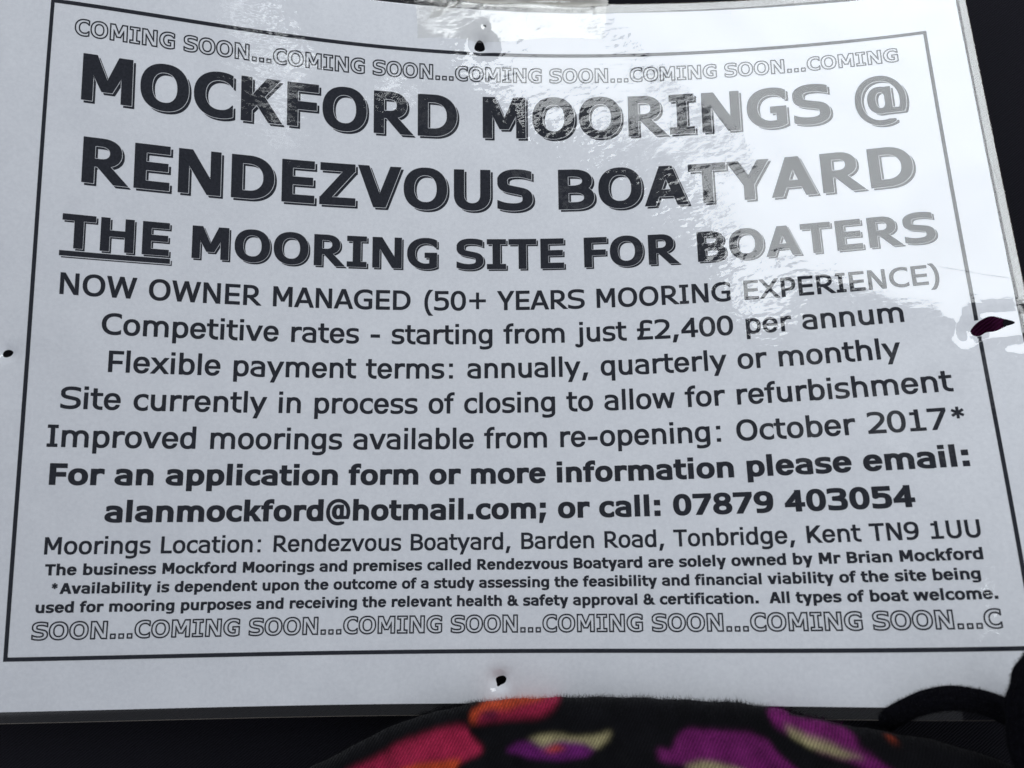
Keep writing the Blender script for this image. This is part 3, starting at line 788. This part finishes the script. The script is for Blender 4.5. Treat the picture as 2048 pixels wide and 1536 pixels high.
# lies on the film; past the film edge it carries on, slightly sagging
lift = .26 + .03*np.sin(V_[:, 0]*.23 + V_[:, 1]*.4)
V2 = V_.copy(); V2[:, 1] = np.minimum(V2[:, 1], 126)
tape = mesh_obj('tape_strip', S(V2[:, 0], V2[:, 1], 0, lift), F_, TAPE, sign, smooth=True)
ua, ub_ = V_[(nv_-1)*nu_:, 0].min(), V_[(nv_-1)*nu_:, 0].max(); V_ = []; nt = 46
for j in range(nt):
    e0, e1 = rng.uniform(-.2, .2), (.3 if j % 2 else -.3) + rng.uniform(-.1, .1)
    for i in range(nu_): V_.append((ua + e0 + (ub_ + e1 - ua - e0)*i/(nu_-1), FV - .6 + .35*math.sin(i*.11) + j*.42))
V_ = np.array(V_); lf = .31 - .10*np.maximum(0, V_[:, 1]-FV) + .22*np.sin(V_[:, 0]*.21 + 1)*np.clip((V_[:, 1]-FV)/3, 0, 1)
mesh_obj('tape_tail', S(V_[:, 0], np.minimum(V_[:, 1], 128), 0, lf), [(j*nu_+i, j*nu_+i+1, (j+1)*nu_+i+1, (j+1)*nu_+i) for j in range(nt-1) for i in range(nu_-1)], TAIL, tape, smooth=True)
# folded-over corner of the tape
fp = [page(*p) for p in [(858, 38), (866, 14), (900, 6), (925, 4), (905, 18), (880, 34)]]
V_ = np.array(fp + [np.mean(fp, 0)]); F_ = [(i, (i+1) % 6, 6) for i in range(6)]
mesh_obj('tape_fold', S(V_[:, 0], V_[:, 1], .42), F_, TAPE, tape)

# --- long fine scratch near the right edge ------------------------------
pp = [page(*p) for p in [(1872, 533), (1905, 538), (1940, 544), (1965, 549), (1995, 553), (2020, 557)]]
V_ = []; 
for k, p in enumerate(pp):
    w_ = [.01, .04, .03, .015, .045, .01][k]; V_ += [(p[0], p[1] - w_), (p[0], p[1] + w_)]
V_ = np.array(V_); m = Mat('scratch_grey').set(Base_Color=(.20, .19, .22, 1), Roughness=.8)
mesh_obj('scratch', S(V_[:, 0], V_[:, 1], .165), [(2*k, 2*k+2, 2*k+3, 2*k+1) for k in range(len(pp)-1)], m.m, sign)

# =====================================================================
# purple cloth under the slit
# =====================================================================
c0 = S(*HOLES[4][1]); nx, ny = 40, 24; V_ = []
for i in range(nx):
    for j in range(ny):
        x_ = c0[0] - 22 + 44*i/(nx-1); y_ = c0[1] - 14 + 26*j/(ny-1)
        x2 = min(x_, c0[0] + 8.5 + .4*math.sin(y_))
        V_.append((x2, y_, c0[2] - 7.5 + 1.3*math.sin(x_*.35 + y_*.2) + .8*math.sin(y_*.6) - max(0, abs(j-ny/2) - 8)*.7 - max(0, abs(i-nx/2) - 15)*.6))
cl = mesh_obj('purple_cloth', V_, [(i*ny+j, (i+1)*ny+j, (i+1)*ny+j+1, i*ny+j+1) for i in range(nx-1) for j in range(ny-1)], PURPLE, smooth=True)
tag(cl, 'dark maroon and purple cloth glimpsed through the torn slit at the right of the sign', 'cloth')

# =====================================================================
# patterned wool scarf along the bottom
# =====================================================================
m = Mat('woven_wool').set(Roughness=.95); m.p.inputs['Specular IOR Level'].default_value = .08
m.p.inputs['Sheen Weight'].default_value = .07; m.p.inputs['Sheen Roughness'].default_value = .5
at_ = m.node('ShaderNodeAttribute', attribute_name='weave')
wv = m.node('ShaderNodeTexWave', wave_type='BANDS', bands_direction='X', wave_profile='SIN')
wv.inputs['Scale'].default_value = 420; wv.inputs['Distortion'].default_value = 1.6; wv.inputs['Detail'].default_value = 2; wv.inputs['Detail Scale'].default_value = 3
m.K.new(m.coord((1, 1, 1), (0, 0, math.radians(28))), wv.inputs['Vector'])
n = m.noise(m.coord(), 1500, 3, .7)
f = m.math('ADD', m.math('MULTIPLY', wv.outputs['Fac'], .55), m.math('MULTIPLY', n, .45))
mxr = m.node('ShaderNodeMix', data_type='RGBA', blend_type='MULTIPLY'); mxr.inputs[0].default_value = 1
m.K.new(at_.outputs['Color'], mxr.inputs[6]); m.K.new(m.ramp(f, (.15, (.62, .62, .62)), (.8, (1.15, 1.15, 1.15))), mxr.inputs[7])
m.K.new(mxr.outputs[2], m.p.inputs['Base Color']); m.K.new(m.bump(f, .00022), m.p.inputs['Normal'])
WOOL = m.m
m = Mat('plain_black_fleece').set(Roughness=1.0); m.p.inputs['Specular IOR Level'].default_value = .03
n = m.noise(m.coord(), 900, 4, .7); m.K.new(m.ramp(n, (.3, (.002, .002, .003)), (.8, (.007, .007, .010))), m.p.inputs['Base Color'])
m.K.new(m.bump(n, .0006), m.p.inputs['Normal']); FLEECE = m.m
def inside(P, x, y):
    r = np.zeros(x.shape, bool); n = len(P)
    for i in range(n):
        (x0, y0), (x1, y1) = P[i], P[(i+1) % n]
        c_ = ((y0 > y) != (y1 > y)) & (x < (x1-x0)*(y-y0)/((y1-y0) if y1 != y0 else 1e-9) + x0); r ^= c_
    return r
BLK = (.0040, .0040, .0054); CRIM = (.36, .018, .062); ORG = (.50, .065, .022); PUR = (.145, .014, .145); MAG = (.155, .013, .115); CRM = (.34, .30, .155); MAR = (.07, .008, .04)
PETALS = [
 (CRIM, [(938, 1440), (945, 1425), (965, 1408), (1000, 1400), (1060, 1390), (1125, 1385), (1112, 1410), (1095, 1425), (1075, 1433), (1020, 1436), (985, 1440), (950, 1447)]),
 (ORG, [(938, 1440), (942, 1424), (965, 1405), (1000, 1396), (1060, 1388), (1102, 1386), (1085, 1400), (1040, 1410), (1010, 1422), (985, 1418), (962, 1425), (950, 1446)]),
 (MAR, [(956, 1432), (968, 1423), (985, 1420), (1000, 1424), (996, 1432), (975, 1436)]),
 (CRIM, [(690, 1545), (725, 1528), (760, 1512), (800, 1487), (850, 1468), (900, 1455), (930, 1451), (940, 1470), (962, 1493), (966, 1504), (940, 1515), (915, 1530), (905, 1545), (880, 1580), (650, 1600)]),
 (ORG, [(780, 1545), (830, 1528), (880, 1522), (925, 1518), (905, 1545), (880, 1580)]),
 (CRM, [(1052, 1484), (1075, 1470), (1110, 1467), (1150, 1474), (1195, 1471), (1222, 1462), (1215, 1481), (1195, 1496), (1180, 1503), (1150, 1495), (1090, 1500), (1070, 1494)]),
 (PUR, [(1012, 1501), (1035, 1485), (1065, 1482), (1085, 1495), (1105, 1486), (1130, 1482), (1170, 1487), (1190, 1500), (1175, 1513), (1120, 1521), (1060, 1515)]),
 (ORG, [(1083, 1502), (1110, 1491), (1130, 1495), (1128, 1500), (1100, 1505)]),
 (MAG, [(1316, 1497), (1345, 1501), (1350, 1483), (1363, 1465), (1377, 1458), (1410, 1459), (1448, 1463), (1501, 1465), (1536, 1481), (1554, 1506), (1571, 1520), (1600, 1545), (1600, 1600), (1420, 1600), (1370, 1530), (1318, 1522)]),
 (CRM, [(1370, 1531), (1405, 1522), (1450, 1529), (1500, 1545), (1500, 1560), (1400, 1560)]),
 (MAG, [(1534, 1426), (1542, 1414), (1566, 1413), (1579, 1432), (1607, 1437), (1642, 1442), (1677, 1451), (1702, 1462), (1713, 1481), (1718, 1499), (1750, 1517), (1790, 1545), (1740, 1545), (1700, 1524), (1642, 1506), (1589, 1474), (1552, 1452)]),
 (CRM, [(1566, 1452), (1593, 1461), (1624, 1477), (1660, 1487), (1684, 1500), (1732, 1517), (1677, 1514), (1624, 1496), (1587, 1476)]),
 (ORG, [(1773, 1471), (1782, 1472), (1792, 1481), (1784, 1482)]),
]
sil = np.array([(380, 1640), (560, 1565), (690, 1500), (760, 1462), (830, 1434), (900, 1416), (950, 1404), (1020, 1396), (1110, 1392), (1180, 1390), (1250, 1389), (1330, 1391), (1400, 1393), (1460, 1394), (1520, 1402), (1575, 1415), (1640, 1428), (1720, 1440), (1800, 1452), (1900, 1482), (2048, 1540), (2200, 1600)], float)
R0 = 5.5
C3 = np.array([at(x, y, 6.) for x, y in sil])
k = np.linspace(0, len(sil)-1, 620); C3 = np.stack([np.interp(k, range(len(sil)), C3[:, i]) for i in range(3)], 1)
for _ in range(8): C3[1:-1] = (C3[:-2] + C3[1:-1]*2 + C3[2:]) / 4
C3[:, 1] += .12*np.sin(C3[:, 0]*.55) + .05*np.sin(C3[:, 0]*1.3 + 1)
base = np.array([S(*np.clip([x, y], -150, 150))[2] if False else 0. for x, y in C3[:, :2]])
prof = []
for a in np.linspace(-75, 90, 34): prof.append((-R0 + R0*math.cos(math.radians(a)), 6 + R0*math.sin(math.radians(a))))
for d in np.linspace(.4, 60, 190): prof.append((-R0 - d, 6 + R0 + .9*math.sin(d*.16) + d*.05))
prof = np.array(prof); V_ = []
zs = S(C3[:, 0], np.maximum(C3[:, 1], -104))[:, 2] * .75
nP = len(prof)
X_ = np.repeat(C3[:, 0], nP).reshape(-1, nP); Y_ = C3[:, 1][:, None] + prof[None, :, 0]
fold = 1.6*np.sin(X_*.11 + Y_*.18) + .9*np.sin(X_*.31 - Y_*.27 + 2) + .35*np.sin(X_*.9 + Y_*.6)
rise = np.clip((C3[:, 1][:, None] - Y_ - R0*.4) / 10, 0, 1)
Z_ = prof[None, :, 1] + zs[:, None]*0 + fold*rise
V_ = np.stack([X_, Y_, Z_], -1).reshape(-1, 3); nx = len(C3)
V_[:, 2] = np.maximum(V_[:, 2], 1.)
F_ = [(i*nP+j, i*nP+j+1, (i+1)*nP+j+1, (i+1)*nP+j) for i in range(nx-1) for j in range(nP-1)]
# keep the cloth clear of the sheet beneath it
over = (np.abs(V_[:, 0]) < 150) & (V_[:, 1] > -108)
sz = S(np.clip(V_[:, 0], -150, 150), np.clip(V_[:, 1], -108, 0))[:, 2]
lift_all = np.interp(C3[:, 0], C3[:, 0], np.maximum(0, S(np.clip(C3[:, 0], -150, 150), np.full(len(C3), -106.))[:, 2] - 3.5))
def scarf_colors(V_):
    px, py = project(V_); 
    # woven edges are a little ragged
    jx = 1.6*np.sin(V_[:, 0]*9 + V_[:, 1]*4); jy = 1.6*np.sin(V_[:, 1]*11 - V_[:, 0]*5)
    col = np.tile(np.array(BLK), (len(V_), 1))
    for c_, P in PETALS: col[inside(P, px + jx, py + jy)] = c_
    return col
V_[:, 2] += np.repeat(lift_all, nP) * 1.0
# re-seat in y so that the rim still falls on the same line of the sign after lifting
dy = (np.repeat(lift_all, nP)) * .155; V_[:, 1] -= -dy * 0
scarf = mesh_obj('wool_scarf', V_, F_, WOOL, smooth=True)
col = scarf_colors(V_).reshape(nx, nP, 3)
for _ in range(7):                                   # threads of neighbouring colours mingle at the edges
    col[1:-1] = (col[:-2] + 2*col[1:-1] + col[2:]) / 4; col[:, 1:-1] = (col[:, :-2] + 2*col[:, 1:-1] + col[:, 2:]) / 4
rg = np.random.default_rng(3); blot = rg.normal(0, 1, (nx//8 + 2, nP//8 + 2))
blot = np.kron(blot, np.ones((8, 8)))[:nx, :nP]
for _ in range(12): blot[1:-1] = (blot[:-2] + 2*blot[1:-1] + blot[2:]) / 4; blot[:, 1:-1] = (blot[:, :-2] + 2*blot[:, 1:-1] + blot[:, 2:]) / 4
col = (col * np.clip(1 + .16*blot[..., None] + rg.normal(0, .10, (nx, nP, 1)), .4, 1.7)).reshape(-1, 3)
at2 = scarf.data.color_attributes.new('weave', 'FLOAT_COLOR', 'POINT'); at2.data.foreach_set('color', np.c_[col, np.ones(len(col))].ravel())
tag(scarf, 'fuzzy black wool scarf with crimson, purple and cream petals across the bottom of the sign', 'scarf')

# raised loops of plain black wool at the right
def tube(name, pts, zz, rad, parent):
    P = np.array([at(x, y, z_) for (x, y), z_ in zip(pts, zz)]); k = np.linspace(0, len(P)-1, 90)
    P = np.stack([np.interp(k, range(len(P)), P[:, i]) for i in range(3)], 1); rr = np.interp(k, range(len(rad)), rad)
    for _ in range(20): P[1:-1] = (P[:-2] + P[1:-1]*2 + P[2:]) / 4
    V_ = []; n = 26
    for i in range(len(P)):
        t_ = P[min(i+1, len(P)-1)] - P[max(i-1, 0)]; t_ /= np.linalg.norm(t_); s_ = np.cross(t_, (0, 0, 1)); s_ /= np.linalg.norm(s_); u_ = np.cross(s_, t_)
        for a in range(n):
            q = 2*math.pi*a/n; r_ = rr[i]*(1 + .03*math.sin(i*.31 + a*.9) + .03*math.sin(i*.13 - a*1.7)); V_.append(P[i] + (s_*math.cos(q) + u_*math.sin(q)*.8)*r_)
    o = mesh_obj(name, V_, [(i*n+a, i*n+(a+1) % n, (i+1)*n+(a+1) % n, (i+1)*n+a) for i in range(len(P)-1) for a in range(n)], FLEECE, parent, smooth=True)
    ca = o.data.color_attributes.new('weave', 'FLOAT_COLOR', 'POINT'); ca.data.foreach_set('color', np.tile((*BLK, 1), len(V_)))
    return o, np.array(V_)
loopA, LA = tube('scarf_loop', [(1700, 1500), (1745, 1462), (1790, 1430), (1850, 1402), (1915, 1394), (1985, 1408), (2050, 1445), (2120, 1500)], [16, 20, 26, 32, 35, 34, 30, 26], [2.6, 2.5, 2.6, 2.8, 2.9, 3.0, 3.1, 3.2], scarf)
loopB, LB = tube('scarf_fold', [(2130, 1250), (2105, 1310), (2086, 1360), (2072, 1410), (2070, 1480), (2100, 1560)], [52, 52, 52, 50, 46, 40], [3.5, 5.2, 6.2, 6.5, 6.5, 6.0], scarf)

# loose fibres
rng = np.random.default_rng(5); fv, ff, fc_ = [], [], []
def fibres(V_, cols, idx, lmin, lmax, outward):
    for i in idx:
        p = V_[i]; o_ = outward[i]; L = rng.uniform(lmin, lmax); d = o_ + rng.normal(0, .55, 3); d /= np.linalg.norm(d)
        bend = rng.normal(0, .5, 3); w_ = rng.uniform(.018, .035); s_ = np.cross(d, (0, 0, 1)); s_ /= np.linalg.norm(s_) + 1e-6
        b = len(fv); q1 = p + d*L*.5 + bend*L*.12; q2 = p + d*L + bend*L*.45
        fv.extend([p - s_*w_, p + s_*w_, q1 - s_*w_*.7, q1 + s_*w_*.7, q2]); ff.extend([(b, b+1, b+3, b+2), (b+2, b+3, b+4)]); fc_.extend([cols[i]]*5)
me = scarf.data; nrm = np.zeros(len(me.vertices)*3); me.vertices.foreach_get('normal', nrm); nrm = nrm.reshape(-1, 3)
if nrm[nP*300 + 60, 2] < 0: nrm = -nrm; me.flip_normals()
rim = np.array([i*nP + j for i in range(nx) for j in range(8, 30)])
fibres(V_, col, rng.choice(rim, 11000), .4, 1.6, nrm)
top_ = np.array([i*nP + j for i in range(nx) for j in range(30, 140)])
fibres(V_, col*1.3, rng.choice(top_, 16000), .3, 1.0, nrm)
for o, P in ((loopA, LA), (loopB, LB)):
    q = np.zeros(len(o.data.vertices)*3); o.data.vertices.foreach_get('normal', q); q = q.reshape(-1, 3)
    if (q[26*40:26*41, 2] * (P[26*40:26*41, 2] - P[26*40:26*41, 2].mean())).sum() < 0: q = -q; o.data.flip_normals()
    cc = np.tile(BLK, (len(P), 1)); fibres(P, cc, rng.choice(len(P), 7000), .25, .95, q)
fz = mesh_obj('wool_fuzz', fv, ff, WOOL, scarf); fz['kind'] = 'stuff'
ca = fz.data.color_attributes.new('weave', 'FLOAT_COLOR', 'POINT'); ca.data.foreach_set('color', np.c_[np.array(fc_), np.ones(len(fc_))].ravel())
